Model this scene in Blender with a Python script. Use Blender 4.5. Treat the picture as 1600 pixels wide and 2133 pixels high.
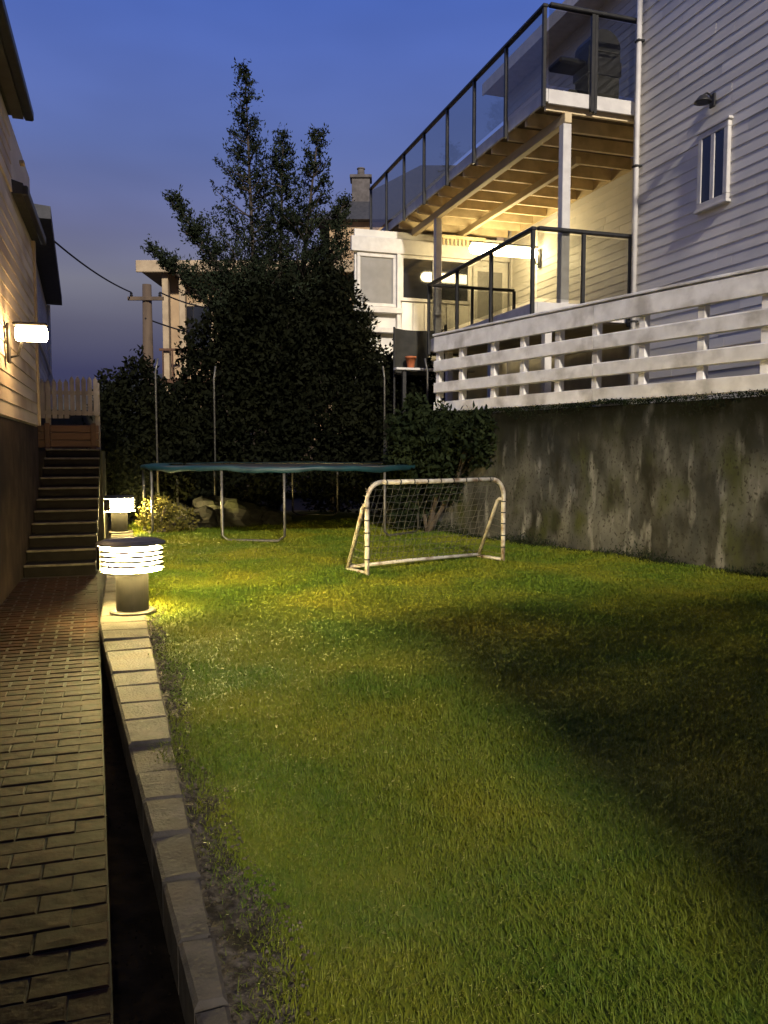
import bpy, bmesh, math, random
import numpy as np
from mathutils import Vector, Matrix

random.seed(7); rng = np.random.default_rng(11)
for o in list(bpy.data.objects): bpy.data.objects.remove(o)
scn = bpy.context.scene
C = scn.collection
R = math.radians
ANG = R(17.775)                      # the yard, path and houses all run along this bearing

# ------------------------------------------------------------------ camera
cam_d = bpy.data.cameras.new('camera'); cam = bpy.data.objects.new('camera', cam_d); C.objects.link(cam)
cam.location = (0, 0, 1.4); cam.rotation_euler = (R(90 - 4.2556), 0, 0)
cam_d.sensor_fit = 'VERTICAL'; cam_d.sensor_height = 36.0; cam_d.lens = 36.0 * 1700 / 2133
cam_d.clip_start = 0.05; cam_d.clip_end = 6000
scn.camera = cam

# ------------------------------------------------------------------ dusk sky
SUN_EL, SUN_AZ = 28.0, 168.2         # warm glow from behind the camera; the left house and an unseen added block shade path and right lawn
world = bpy.data.worlds.new('World'); scn.world = world; world.use_nodes = True
wn = world.node_tree.nodes; wl = world.node_tree.links; wn.clear()
wo = wn.new('ShaderNodeOutputWorld'); bg = wn.new('ShaderNodeBackground'); bg.inputs[1].default_value = 1.12
tc = wn.new('ShaderNodeTexCoord'); sep = wn.new('ShaderNodeSeparateXYZ'); wl.new(tc.outputs['Generated'], sep.inputs[0])
ramp = wn.new('ShaderNodeValToRGB'); cr = ramp.color_ramp
stops = [(0.0, (.028, .029, .066)), (.09, (.040, .041, .092)), (.145, (.090, .090, .138)), (.19, (.160, .162, .212)), (.25, (.135, .150, .285)),
         (.33, (.098, .140, .350)), (.47, (.066, .126, .440)), (.75, (.045, .095, .36)), (1.0, (.035, .075, .30))]
while len(cr.elements) < len(stops): cr.elements.new(.5)
for e, (p, c) in zip(cr.elements, stops): e.position = p; e.color = (*c, 1)
wl.new(sep.outputs['Z'], ramp.inputs[0])
wnz = wn.new('ShaderNodeTexNoise'); wnz.inputs['Scale'].default_value = 2.3; wnz.inputs['Detail'].default_value = 3
wmp = wn.new('ShaderNodeMapping'); wmp.inputs['Scale'].default_value = (1, 1, 3)
wl.new(tc.outputs['Generated'], wmp.inputs[0]); wl.new(wmp.outputs[0], wnz.inputs['Vector'])
wmr = wn.new('ShaderNodeMapRange'); wmr.inputs['To Min'].default_value = .82; wmr.inputs['To Max'].default_value = 1.18
wmr.inputs['From Min'].default_value = .3; wmr.inputs['From Max'].default_value = .7
wl.new(wnz.outputs[0], wmr.inputs[0])
wvm = wn.new('ShaderNodeVectorMath'); wvm.operation = 'SCALE'
wl.new(ramp.outputs[0], wvm.inputs[0]); wl.new(wmr.outputs[0], wvm.inputs['Scale'])
sky = wn.new('ShaderNodeTexSky'); sky.sky_type = 'NISHITA'; sky.sun_disc = False
sky.sun_elevation = R(-3.0); sky.sun_rotation = R(SUN_AZ)
wsk = wn.new('ShaderNodeVectorMath'); wsk.operation = 'SCALE'; wsk.inputs['Scale'].default_value = .05
wl.new(sky.outputs[0], wsk.inputs[0])
wad = wn.new('ShaderNodeVectorMath'); wad.operation = 'ADD'
wl.new(wvm.outputs[0], wad.inputs[0]); wl.new(wsk.outputs[0], wad.inputs[1])
wl.new(wad.outputs[0], bg.inputs[0]); wl.new(bg.outputs[0], wo.inputs[0])

# ------------------------------------------------------------------ weak warm directional glow
sd = bpy.data.lights.new('sun', 'SUN'); sun = bpy.data.objects.new('sun', sd); C.objects.link(sun)
sd.energy = 4.5; sd.angle = R(3.5); sd.color = (1.0, .91, .78)
az = R(SUN_AZ); el = R(SUN_EL)       # azimuth clockwise from +Y
sdir = Vector((math.sin(az) * math.cos(el), math.cos(az) * math.cos(el), math.sin(el)))
sun.rotation_euler = sdir.to_track_quat('Z', 'Y').to_euler()

scn.view_settings.view_transform = 'Standard'; scn.view_settings.look = 'None'
scn.view_settings.exposure = 0; scn.view_settings.gamma = 1; scn.view_settings.use_curve_mapping = False
scn.render.engine = 'CYCLES'
scn.cycles.max_bounces = 8; scn.cycles.transparent_max_bounces = 24
scn.cycles.sample_clamp_indirect = 4.0

# ------------------------------------------------------------------ materials
def new_mat(name):
    m = bpy.data.materials.new(name); m.use_nodes = True
    n = m.node_tree.nodes; l = m.node_tree.links
    return m, n, l, n['Principled BSDF']
def mat(name, c1, c2=None, scale=8, rough=.7, bump=0, stretch=(1, 1, 1), metal=0, detail=6, lo=.35, hi=.65,
        c3=None, scale3=2, vary=0, spec=.4, bscale=None):
    m, n, l, b = new_mat(name)
    b.inputs['Roughness'].default_value = rough; b.inputs['Metallic'].default_value = metal
    b.inputs['Specular IOR Level'].default_value = spec
    if c2 is None: c2 = tuple(v * .8 for v in c1)
    t = n.new('ShaderNodeTexCoord'); oi = n.new('ShaderNodeObjectInfo')
    mul = n.new('ShaderNodeMath'); mul.operation = 'MULTIPLY'; mul.inputs[1].default_value = 37.0
    l.new(oi.outputs['Random'], mul.inputs[0])
    add = n.new('ShaderNodeVectorMath'); add.operation = 'ADD'
    l.new(t.outputs['Object'], add.inputs[0]); l.new(mul.outputs[0], add.inputs[1])
    mp = n.new('ShaderNodeMapping'); mp.inputs['Scale'].default_value = stretch
    l.new(add.outputs[0], mp.inputs[0])
    nz = n.new('ShaderNodeTexNoise'); nz.inputs['Scale'].default_value = scale; nz.inputs['Detail'].default_value = detail
    l.new(mp.outputs[0], nz.inputs['Vector'])
    r = n.new('ShaderNodeValToRGB'); r.color_ramp.elements[0].position = lo; r.color_ramp.elements[1].position = hi
    r.color_ramp.elements[0].color = (*c2, 1); r.color_ramp.elements[1].color = (*c1, 1)
    l.new(nz.outputs[0], r.inputs[0]); out = r.outputs[0]
    if c3 is not None:
        n3 = n.new('ShaderNodeTexNoise'); n3.inputs['Scale'].default_value = scale3; n3.inputs['Detail'].default_value = 5
        l.new(add.outputs[0], n3.inputs['Vector'])
        r3 = n.new('ShaderNodeValToRGB'); r3.color_ramp.elements[0].position = .5; r3.color_ramp.elements[1].position = .68
        l.new(n3.outputs[0], r3.inputs[0])
        mx = n.new('ShaderNodeMix'); mx.data_type = 'RGBA'
        l.new(r3.outputs[0], mx.inputs[0]); l.new(out, mx.inputs[6]); mx.inputs[7].default_value = (*c3, 1)
        out = mx.outputs[2]
    if vary:
        hs = n.new('ShaderNodeHueSaturation'); mr = n.new('ShaderNodeMapRange')
        mr.inputs['To Min'].default_value = 1 - vary; mr.inputs['To Max'].default_value = 1 + vary
        l.new(oi.outputs['Random'], mr.inputs[0]); l.new(mr.outputs[0], hs.inputs['Value'])
        l.new(out, hs.inputs['Color']); out = hs.outputs[0]
    l.new(out, b.inputs['Base Color'])
    if bump:
        bp = n.new('ShaderNodeBump'); bp.inputs['Strength'].default_value = bump; bp.inputs['Distance'].default_value = .02
        if bscale:
            nb = n.new('ShaderNodeTexNoise'); nb.inputs['Scale'].default_value = bscale; nb.inputs['Detail'].default_value = 5
            l.new(add.outputs[0], nb.inputs['Vector']); l.new(nb.outputs[0], bp.inputs['Height'])
        else: l.new(nz.outputs[0], bp.inputs['Height'])
        l.new(bp.outputs[0], b.inputs['Normal'])
    return m
def emit_mat(name, col, s):
    m, n, l, b = new_mat(name)
    b.inputs['Base Color'].default_value = (*col, 1)
    b.inputs['Emission Color'].default_value = (*col, 1); b.inputs['Emission Strength'].default_value = s
    return m
def glass_mat(name, tint, refl=.9, rough=.03):
    m, n, l, b = new_mat(name); n.remove(b)
    o = n['Material Output']; tr = n.new('ShaderNodeBsdfTransparent'); tr.inputs[0].default_value = (*tint, 1)
    gl = n.new('ShaderNodeBsdfGlossy'); gl.inputs[0].default_value = (refl, refl, refl, 1); gl.inputs['Roughness'].default_value = rough
    lw = n.new('ShaderNodeLayerWeight'); lw.inputs[0].default_value = .5
    pw = n.new('ShaderNodeMath'); pw.operation = 'POWER'; pw.inputs[1].default_value = 5; l.new(lw.outputs['Facing'], pw.inputs[0])
    ma = n.new('ShaderNodeMath'); ma.operation = 'MULTIPLY_ADD'; ma.inputs[1].default_value = .85; ma.inputs[2].default_value = .04; l.new(pw.outputs[0], ma.inputs[0])
    mx = n.new('ShaderNodeMixShader'); l.new(ma.outputs[0], mx.inputs[0]); l.new(tr.outputs[0], mx.inputs[1]); l.new(gl.outputs[0], mx.inputs[2])
    l.new(mx.outputs[0], o.inputs[0])
    return m
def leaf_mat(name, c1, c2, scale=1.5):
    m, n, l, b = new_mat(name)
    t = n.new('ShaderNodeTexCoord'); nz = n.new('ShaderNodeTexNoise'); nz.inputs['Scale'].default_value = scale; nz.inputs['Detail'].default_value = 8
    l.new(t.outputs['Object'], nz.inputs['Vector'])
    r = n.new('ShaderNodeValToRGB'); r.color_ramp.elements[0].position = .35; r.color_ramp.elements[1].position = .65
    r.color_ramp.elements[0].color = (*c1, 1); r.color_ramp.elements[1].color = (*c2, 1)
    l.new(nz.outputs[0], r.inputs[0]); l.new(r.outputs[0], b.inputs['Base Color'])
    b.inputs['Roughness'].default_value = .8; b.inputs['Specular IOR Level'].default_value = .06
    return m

def grass_mat():
    m, n, l, b = new_mat('grass')
    t = n.new('ShaderNodeTexCoord')
    big = n.new('ShaderNodeTexNoise'); big.inputs['Scale'].default_value = .9; big.inputs['Detail'].default_value = 4
    fine = n.new('ShaderNodeTexNoise'); fine.inputs['Scale'].default_value = 45; fine.inputs['Detail'].default_value = 2
    l.new(t.outputs['Object'], big.inputs['Vector']); l.new(t.outputs['Object'], fine.inputs['Vector'])
    r1 = n.new('ShaderNodeValToRGB'); e = r1.color_ramp.elements
    e[0].position = .38; e[0].color = (.048, .095, .004, 1); e[1].position = .66; e[1].color = (.160, .154, .007, 1)
    r2 = n.new('ShaderNodeValToRGB'); e = r2.color_ramp.elements
    e[0].position = .35; e[0].color = (.045, .080, .004, 1); e[1].position = .7; e[1].color = (.165, .150, .014, 1)
    l.new(big.outputs[0], r1.inputs[0]); l.new(fine.outputs[0], r2.inputs[0])
    mx = n.new('ShaderNodeMix'); mx.data_type = 'RGBA'; mx.inputs[0].default_value = .30
    l.new(r1.outputs[0], mx.inputs[6]); l.new(r2.outputs[0], mx.inputs[7]); l.new(mx.outputs[2], b.inputs['Base Color'])
    b.inputs['Roughness'].default_value = .65; b.inputs['Specular IOR Level'].default_value = .2
    return m
def streak_mat():                     # stained poured concrete of the retaining wall
    m, n, l, b = new_mat('stained_concrete')
    t = n.new('ShaderNodeTexCoord')
    def noise(sc, st, det=6):
        mp = n.new('ShaderNodeMapping'); mp.inputs['Scale'].default_value = st; l.new(t.outputs['Object'], mp.inputs[0])
        z = n.new('ShaderNodeTexNoise'); z.inputs['Scale'].default_value = sc; z.inputs['Detail'].default_value = det
        l.new(mp.outputs[0], z.inputs['Vector']); return z.outputs[0]
    def rmp(x, lo, hi, a=(0, 0, 0), c=(1, 1, 1)):
        r = n.new('ShaderNodeValToRGB'); r.color_ramp.elements[0].position = lo; r.color_ramp.elements[1].position = hi
        r.color_ramp.elements[0].color = (*a, 1); r.color_ramp.elements[1].color = (*c, 1); l.new(x, r.inputs[0]); return r.outputs[0]
    def mix(f, a, c):
        x = n.new('ShaderNodeMix'); x.data_type = 'RGBA'; l.new(f, x.inputs[0]); l.new(a, x.inputs[6])
        if isinstance(c, tuple): x.inputs[7].default_value = (*c, 1)
        else: l.new(c, x.inputs[7])
        return x.outputs[2]
    base = rmp(noise(1.6, (1, 1, .7), 12), .35, .65, (.031, .032, .030), (.098, .096, .086))
    dark = mix(rmp(noise(3.2, (1, 1, .45), 13), .45, .66), base, (.020, .019, .014))
    lime = mix(rmp(noise(5, (1, 1, .30), 15), .56, .74), dark, (.19, .185, .172))
    moss = mix(rmp(noise(2.2, (1, 1, .6), 12), .52, .70), lime, (.040, .044, .018))
    # moss that grows from the damp top edge
    sp = n.new('ShaderNodeSeparateXYZ'); l.new(t.outputs['Object'], sp.inputs[0])
    mr = n.new('ShaderNodeMapRange'); mr.inputs['From Min'].default_value = 1.25; mr.inputs['From Max'].default_value = 1.85
    l.new(sp.outputs['Z'], mr.inputs[0])
    pz = n.new('ShaderNodeMath'); pz.operation = 'MULTIPLY'; l.new(mr.outputs[0], pz.inputs[0]); l.new(rmp(noise(3, (1, 1, .4)), .2, .45), pz.inputs[1])
    top = mix(pz.outputs[0], moss, (.012, .012, .007))
    pit = mix(rmp(noise(30, (1, 1, .7), 8), .34, .43, (.8, .8, .8), (0, 0, 0)), top, (.022, .020, .016)); top = pit
    l.new(top, b.inputs['Base Color']); b.inputs['Roughness'].default_value = .95; b.inputs['Specular IOR Level'].default_value = .05
    bp = n.new('ShaderNodeBump'); bp.inputs['Strength'].default_value = .5; bp.inputs['Distance'].default_value = .03
    l.new(noise(9, (1, 1, .5)), bp.inputs['Height']); l.new(bp.outputs[0], b.inputs['Normal'])
    return m

M = {}
M['grass'] = grass_mat()
M['soil'] = mat('soil', (.045, .034, .022), (.020, .016, .010), 6, .95, .6)
M['shade_dark'] = mat('dark_shade', (.014, .011, .008), (.006, .005, .004), 12, 1.0, .6, spec=0)  # near-black tone that paints the shade beside the kerb
M['terrace'] = mat('terrace_earth', (.06, .05, .035), (.03, .03, .015), 3, .95, .5)
M['paver'] = mat('paver_brick', (.032, .0155, .0105), (.016, .0085, .006), 14, .8, .35, vary=.30, c3=(.018, .014, .010), scale3=5, spec=.05)
M['joint'] = mat('joint_sand', (.020, .017, .011), (.009, .009, .005), 20, .95)
M['kerb'] = mat('kerb_concrete', (.095, .085, .073), (.056, .050, .043), 9, .85, .35, c3=(.09, .075, .058), scale3=4, vary=.14, bscale=60, spec=.08)
M['footing'] = mat('rough_footing', (.115, .097, .074), (.034, .028, .020), 34, .95, 1.0, c3=(.028, .024, .014), scale3=7, spec=.05)
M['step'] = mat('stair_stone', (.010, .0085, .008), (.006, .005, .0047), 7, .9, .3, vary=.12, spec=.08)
M['nosing'] = mat('stair_nosing', (.10, .085, .072), (.055, .046, .038), 10, .8, .2, spec=.1)
M['foundation'] = mat('foundation', (.055, .038, .028), (.022, .016, .012), 3, .9, .4, c3=(.022, .016, .013), scale3=1.4, spec=.1)
M['wall_stain'] = streak_mat()
M['siding'] = mat('white_siding', (.70, .66, .60), (.60, .565, .515), 3.5, .6, .12, (1, .15, 1), c3=(.52, .50, .47), scale3=.8, vary=.05)
M['trim'] = mat('white_trim', (.60, .57, .53), (.50, .47, .44), 6, .55, .1, vary=.04)
M['left_siding'] = mat('cream_siding', (.62, .52, .40), (.46, .37, .27), 3.5, .6, .15, (1, .15, 1), c3=(.36, .27, .19), scale3=.8, vary=.1)
M['grey_siding'] = mat('grey_siding', (.56, .55, .53), (.44, .43, .42), 4, .65, .12, (1, .15, 1), vary=.06)
M['roof'] = mat('dark_roof', (.045, .045, .05), (.025, .025, .03), 10, .7, .3)
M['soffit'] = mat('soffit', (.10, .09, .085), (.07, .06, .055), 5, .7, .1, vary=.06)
M['fence'] = mat('worn_white_board', (.76, .73, .69), (.60, .57, .53), 5, .7, .25, (1, .2, 1), c3=(.40, .37, .33), scale3=2.6, vary=.08)
M['metal_dark'] = mat('dark_metal', (.035, .033, .032), (.022, .022, .022), 12, .45, 0, metal=.3)
M['joist'] = mat('joist_wood', (.68, .54, .32), (.50, .39, .23), 4, .7, .2, (1, .2, 1), vary=.12)
M['deckboard'] = mat('deck_board', (.20, .15, .095), (.12, .09, .055), 4, .8, .2, (4, .3, 1), vary=.2)
M['glass'] = glass_mat('balcony_glass', (.80, .80, .78), .8)
M['pane'] = mat('window_pane', (.018, .020, .028), (.012, .013, .018), 2, .06, spec=.9)
M['blind'] = mat('roller_blind', (.24, .23, .22), (.19, .18, .17), 3, .7)
M['white_pipe'] = mat('chipped_white_paint', (.46, .43, .36), (.27, .235, .18), 14, .45, .2, c3=(.13, .08, .045), scale3=9)
M['tape'] = mat('dark_tape', (.02, .019, .017), None, 10, .6)
M['net'] = mat('net_cord', (.085, .08, .065), (.05, .048, .04), 10, .9)
M['galv'] = mat('galvanised_tube', (.16, .15, .13), (.09, .085, .075), 16, .45, .1, metal=.6)
M['teal'] = mat('teal_pad', (.006, .036, .042), (.004, .020, .024), 3, .5, .3, c3=(.03, .06, .06), scale3=2)
M['mat_black'] = mat('trampoline_mat', (.012, .012, .012), None, 30, .8)
M['black'] = mat('black_enamel', (.012, .012, .013), (.020, .018, .017), 8, .45)
M['cover'] = mat('dark_cover', (.032, .030, .024), (.020, .019, .015), 5, .85, .3)
M['orange'] = mat('terracotta', (.42, .12, .045), (.30, .09, .03), 9, .8)
M['pole'] = mat('weathered_pole', (.12, .082, .052), (.07, .048, .032), 5, .85, .4, (1, 1, .1))
M['bark'] = mat('bark', (.06, .045, .032), (.03, .022, .016), 8, .9, .6, (1, 1, .2))
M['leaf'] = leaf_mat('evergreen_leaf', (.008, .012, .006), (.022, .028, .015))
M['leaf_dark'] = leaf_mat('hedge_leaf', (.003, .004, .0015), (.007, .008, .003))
M['leaf_bright'] = leaf_mat('shrub_leaf', (.05, .05, .010), (.10, .085, .022), 6)
M['ivy'] = leaf_mat('ivy_leaf', (.006, .010, .004), (.016, .022, .008))
M['rock'] = mat('rock', (.017, .0165, .0155), (.008, .0078, .0072), 4, .9, .8, c3=(.045, .05, .02), scale3=2, vary=.15)
M['brown_wood'] = mat('brown_board', (.11, .050, .024), (.06, .030, .015), 4, .75, .25, (.2, 1, 1), vary=.18)
M['picket'] = mat('picket_paint', (.27, .22, .18), (.18, .145, .115), 6, .7, .2, vary=.12)
M['far_wall'] = mat('tan_render', (.42, .29, .165), (.31, .21, .12), 2, .85, .15)
M['far_trim'] = mat('tan_trim', (.42, .32, .20), (.32, .24, .15), 4, .8)
M['slate'] = mat('slate', (.05, .048, .05), (.03, .03, .032), 7, .7, .3)
M['brick_dark'] = mat('chimney_render', (.12, .105, .10), (.075, .065, .06), 6, .9, .3)
M['hill'] = mat('hill', (.030, .034, .032), (.018, .022, .020), .01, 1)
M['bollard'] = mat('bollard_metal', (.050, .044, .037), (.030, .027, .023), 12, .5, .1, metal=.2)
M['louvre'] = mat('louvre_metal', (.011, .010, .009), (.007, .0065, .006), 12, .6, spec=.15)
M['lamp_bollard'] = emit_mat('bollard_glow', (1.0, .77, .29), 2000)
M['added_ring'] = emit_mat('added_ring_glow', (1.0, .76, .27), 260)  # glow of the added ring that brightens the ground by the bollards
M['lamp_streak'] = emit_mat('streak_glow', (1.0, .81, .42), 62)
M['lamp_streak_left'] = emit_mat('left_streak_glow', (1.0, .66, .30), 130)
M['cable'] = mat('cable_black', (.010, .010, .012), None, 5, .7)
M['stone_white'] = mat('pale_pebble', (.5, .46, .38), (.38, .34, .28), 9, .8)

# ------------------------------------------------------------------ mesh helpers
class MB:
    """collects shapes given in frame coordinates; build() links them as ONE mesh object"""
    def __init__(s): s.v = []; s.f = []
    def add(s, v, f):
        k = len(s.v); s.v += [tuple(p) for p in v]; s.f += [tuple(i + k for i in q) for q in f]; return s
    def box(s, x0, x1, y0, y1, z0, z1):
        return s.add([(x0,y0,z0),(x1,y0,z0),(x1,y1,z0),(x0,y1,z0),(x0,y0,z1),(x1,y0,z1),(x1,y1,z1),(x0,y1,z1)],
                     [(0,3,2,1),(4,5,6,7),(0,1,5,4),(1,2,6,5),(2,3,7,6),(3,0,4,7)])
    def cbox(s, x0, x1, y0, y1, z0, z1, b):        # box with all edges eased
        bm = bmesh.new()
        vs = [bm.verts.new(p) for p in [(x0,y0,z0),(x1,y0,z0),(x1,y1,z0),(x0,y1,z0),(x0,y0,z1),(x1,y0,z1),(x1,y1,z1),(x0,y1,z1)]]
        for q in [(0,3,2,1),(4,5,6,7),(0,1,5,4),(1,2,6,5),(2,3,7,6),(3,0,4,7)]: bm.faces.new([vs[i] for i in q])
        bmesh.ops.bevel(bm, geom=bm.edges[:], offset=b, segments=1, affect='EDGES')
        bm.verts.index_update(); s.add([v.co[:] for v in bm.verts], [[v.index for v in f.verts] for f in bm.faces]); bm.free(); return s
    def prism(s, poly, axis, a, b):                # poly in the two other axes, extruded a..b
        n = len(poly)
        def mk(p, q): return {'x': (q, p[0], p[1]), 'y': (p[0], q, p[1]), 'z': (p[0], p[1], q)}[axis]
        v = [mk(p, a) for p in poly] + [mk(p, b) for p in poly]
        f = [tuple(range(n - 1, -1, -1)), tuple(range(n, 2 * n))] + [(i, (i + 1) % n, n + (i + 1) % n, n + i) for i in range(n)]
        return s.add(v, f)
    def tube(s, pts, r, n=8, caps=True):
        pts = [Vector(p) for p in pts]; rr = r if isinstance(r, (list, tuple)) else [r] * len(pts)
        v = []; up = Vector((0.13, .21, 1)).normalized()
        for i, p in enumerate(pts):
            d = (pts[min(i + 1, len(pts) - 1)] - pts[max(i - 1, 0)]).normalized()
            a = d.cross(up)
            if a.length < .05: a = d.cross(Vector((1, 0, 0)))
            a.normalize(); b = d.cross(a).normalized()
            for k in range(n):
                t = 2 * math.pi * k / n; v.append(p + (a * math.cos(t) + b * math.sin(t)) * rr[i])
        f = [(i * n + k, i * n + (k + 1) % n, (i + 1) * n + (k + 1) % n, (i + 1) * n + k) for i in range(len(pts) - 1) for k in range(n)]
        if caps: f += [tuple(range(n - 1, -1, -1)), tuple(range((len(pts) - 1) * n, len(pts) * n))]
        return s.add(v, f)
    def lathe(s, prof, c=(0, 0, 0), n=24):
        v = [(c[0] + r * math.cos(2*math.pi*k/n), c[1] + r * math.sin(2*math.pi*k/n), c[2] + z) for r, z in prof for k in range(n)]
        f = [(i*n+k, i*n+(k+1)%n, (i+1)*n+(k+1)%n, (i+1)*n+k) for i in range(len(prof)-1) for k in range(n)]
        f += [tuple(range(n-1, -1, -1)), tuple(range((len(prof)-1)*n, len(prof)*n))]
        return s.add(v, f)
    def build(s, name, m, parent=None, off=None, smooth=False):
        if off is None: off = parent['_o'] if parent is not None and '_o' in parent else (0, 0, 0)
        me = bpy.data.meshes.new(name); me.from_pydata([(p[0]-off[0], p[1]-off[1], p[2]-off[2]) for p in s.v], [], s.f)
        me.materials.append(m)
        bm = bmesh.new(); bm.from_mesh(me); bmesh.ops.recalc_face_normals(bm, faces=bm.faces[:]); bm.to_mesh(me); bm.free()
        if smooth:
            for p in me.polygons: p.use_smooth = True
        o = bpy.data.objects.new(name, me); C.objects.link(o)
        if parent is not None: o.parent = parent; o['_o'] = list(off)
        return o
def to_world(p, rot=ANG):
    c, s = math.cos(rot), math.sin(rot); return Vector((p[0]*c - p[1]*s, p[0]*s + p[1]*c, p[2]))
def tag(o, label, cat=None, group=None, kind=None):
    o['label'] = label
    if cat: o['category'] = cat
    if group: o['group'] = group
    if kind: o['kind'] = kind
    return o
def thing(name, label, cat, org, rot=ANG, group=None):
    o = bpy.data.objects.new(name, None); C.objects.link(o); o.empty_display_size = .2
    o.location = to_world(org, rot); o.rotation_euler = (0, 0, rot); o['_o'] = list(org)
    return tag(o, label, cat, group)
def single(mb, name, m, label, cat, org, rot=ANG, group=None, kind=None, smooth=False):
    o = mb.build(name, m, None, org, smooth); o.location = to_world(org, rot); o.rotation_euler = (0, 0, rot); o['_o'] = list(org)
    if kind == 'structure': o['kind'] = 'structure'; return o
    return tag(o, label, cat, group, kind)
def copies(name, me, parent, locs, rots=None):
    for i, p in enumerate(locs):
        o = bpy.data.objects.new(name, me); C.objects.link(o); o.parent = parent; o.location = p
        if rots: o.rotation_euler = rots[i]
def mesh_of(mb, name, m):
    o = mb.build(name, m, None, (0, 0, 0)); me = o.data; bpy.data.objects.remove(o); return me
def fast_mesh(name, verts, loops, per, m, parent=None):
    me = bpy.data.meshes.new(name); nv = len(verts); nl = loops.size; nf = nl // per
    me.vertices.add(nv); me.vertices.foreach_set('co', verts.astype(np.float32).ravel())
    me.loops.add(nl); me.loops.foreach_set('vertex_index', loops.astype(np.int32).ravel())
    me.polygons.add(nf); me.polygons.foreach_set('loop_start', np.arange(0, nl, per, dtype=np.int32))
    me.polygons.foreach_set('loop_total', np.full(nf, per, dtype=np.int32))
    me.update(calc_edges=True); me.materials.append(m)
    o = bpy.data.objects.new(name, me); C.objects.link(o)
    if parent is not None: o.parent = parent
    return o
def leaves(pts, size, name, m, parent, off, spread=.35, aspect=2.0):
    """one folded four-sided leaf at every point"""
    pts = np.asarray(pts) - np.asarray(off); n = len(pts)
    d = rng.normal(size=(n, 3)); d[:, 2] += spread; d /= np.linalg.norm(d, axis=1)[:, None]
    q = rng.normal(size=(n, 3)); w = np.cross(d, q); w /= np.linalg.norm(w, axis=1)[:, None]
    nn = np.cross(d, w)
    L = (size * rng.uniform(.6, 1.35, n))[:, None]; Wd = L / aspect
    v = np.stack([pts, pts + d*L*.45 + w*Wd*.5 + nn*L*.08, pts + d*L, pts + d*L*.45 - w*Wd*.5 + nn*L*.08], 1).reshape(-1, 3)
    return fast_mesh(name, v, np.arange(n*4), 4, m, parent)

# ------------------------------------------------------------------ ground
def sheet(name, pts, z, m, rot=ANG):
    mb = MB(); mb.add([(p[0], p[1], z) for p in pts], [tuple(range(len(pts)))])
    return single(mb, name, m, '', '', (0, 0, 0), rot, kind='structure')
sheet('ground', [(-900, -60), (900, -60), (900, 2500), (-900, 2500)], -.20, M['soil'])

# retaining wall line (world): W1 -> W2, faces the lawn
W1 = Vector((1.921, 12.49, 0)); W2 = Vector((4.206, 8.859, 0)); WD = (W2 - W1).normalized()
WROT = math.atan2(WD.y, WD.x)        # frame for wall and fence: x along the wall towards the camera side
WN = Vector((WD.y, -WD.x, 0))
if WN.x > 0: WN = -WN
def wall_frame(k, d, z): return Vector((W1.x, W1.y, 0)) + WD * k - WN * d + Vector((0, 0, z))   # d>0 behind the wall

# lawn as a gently uneven sheet
def lawn_h(x, y):
    return .018*np.sin(x*1.3+.7)*np.cos(y*.9) + .012*np.sin(x*2.9+y*1.7) + .008*np.sin(y*4.1-x*3.3)
def rag_edge(s):                       # where the concrete haunch ends and the turf starts
    return (.215 - .012*(np.clip(s, 0, 9)-2)) + .085 + .035*np.sin(s*2.7) + .03*np.sin(s*6.1+.4) + .17*np.clip((3.1-s)/1.3, 0, 1)
def uv_world(t, s): c, n = math.cos(ANG), math.sin(ANG); return t*c - s*n, t*n + s*c
nt, ns = 90, 130
T_, S_ = np.meshgrid(np.concatenate([np.arange(.18, .70, .03), np.linspace(.72, 11, nt - 18)]), np.linspace(-5, 19, ns))
Xl, Yl = uv_world(T_, S_)
edge = np.clip((T_ - .18) / .4, 0, 1)
Zl = lawn_h(Xl, Yl) * edge - .045*(T_ < rag_edge(S_) - .02)
lv = np.stack([Xl, Yl, Zl], -1).reshape(-1, 3)
ii = np.arange(nt*ns).reshape(ns, nt)
lf = np.stack([ii[:-1, :-1], ii[:-1, 1:], ii[1:, 1:], ii[1:, :-1]], -1).reshape(-1, 4)
lawn = fast_mesh('lawn', lv, lf, 4, M['grass']); lawn['kind'] = 'structure'
for p in lawn.data.polygons: p.use_smooth = True

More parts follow.
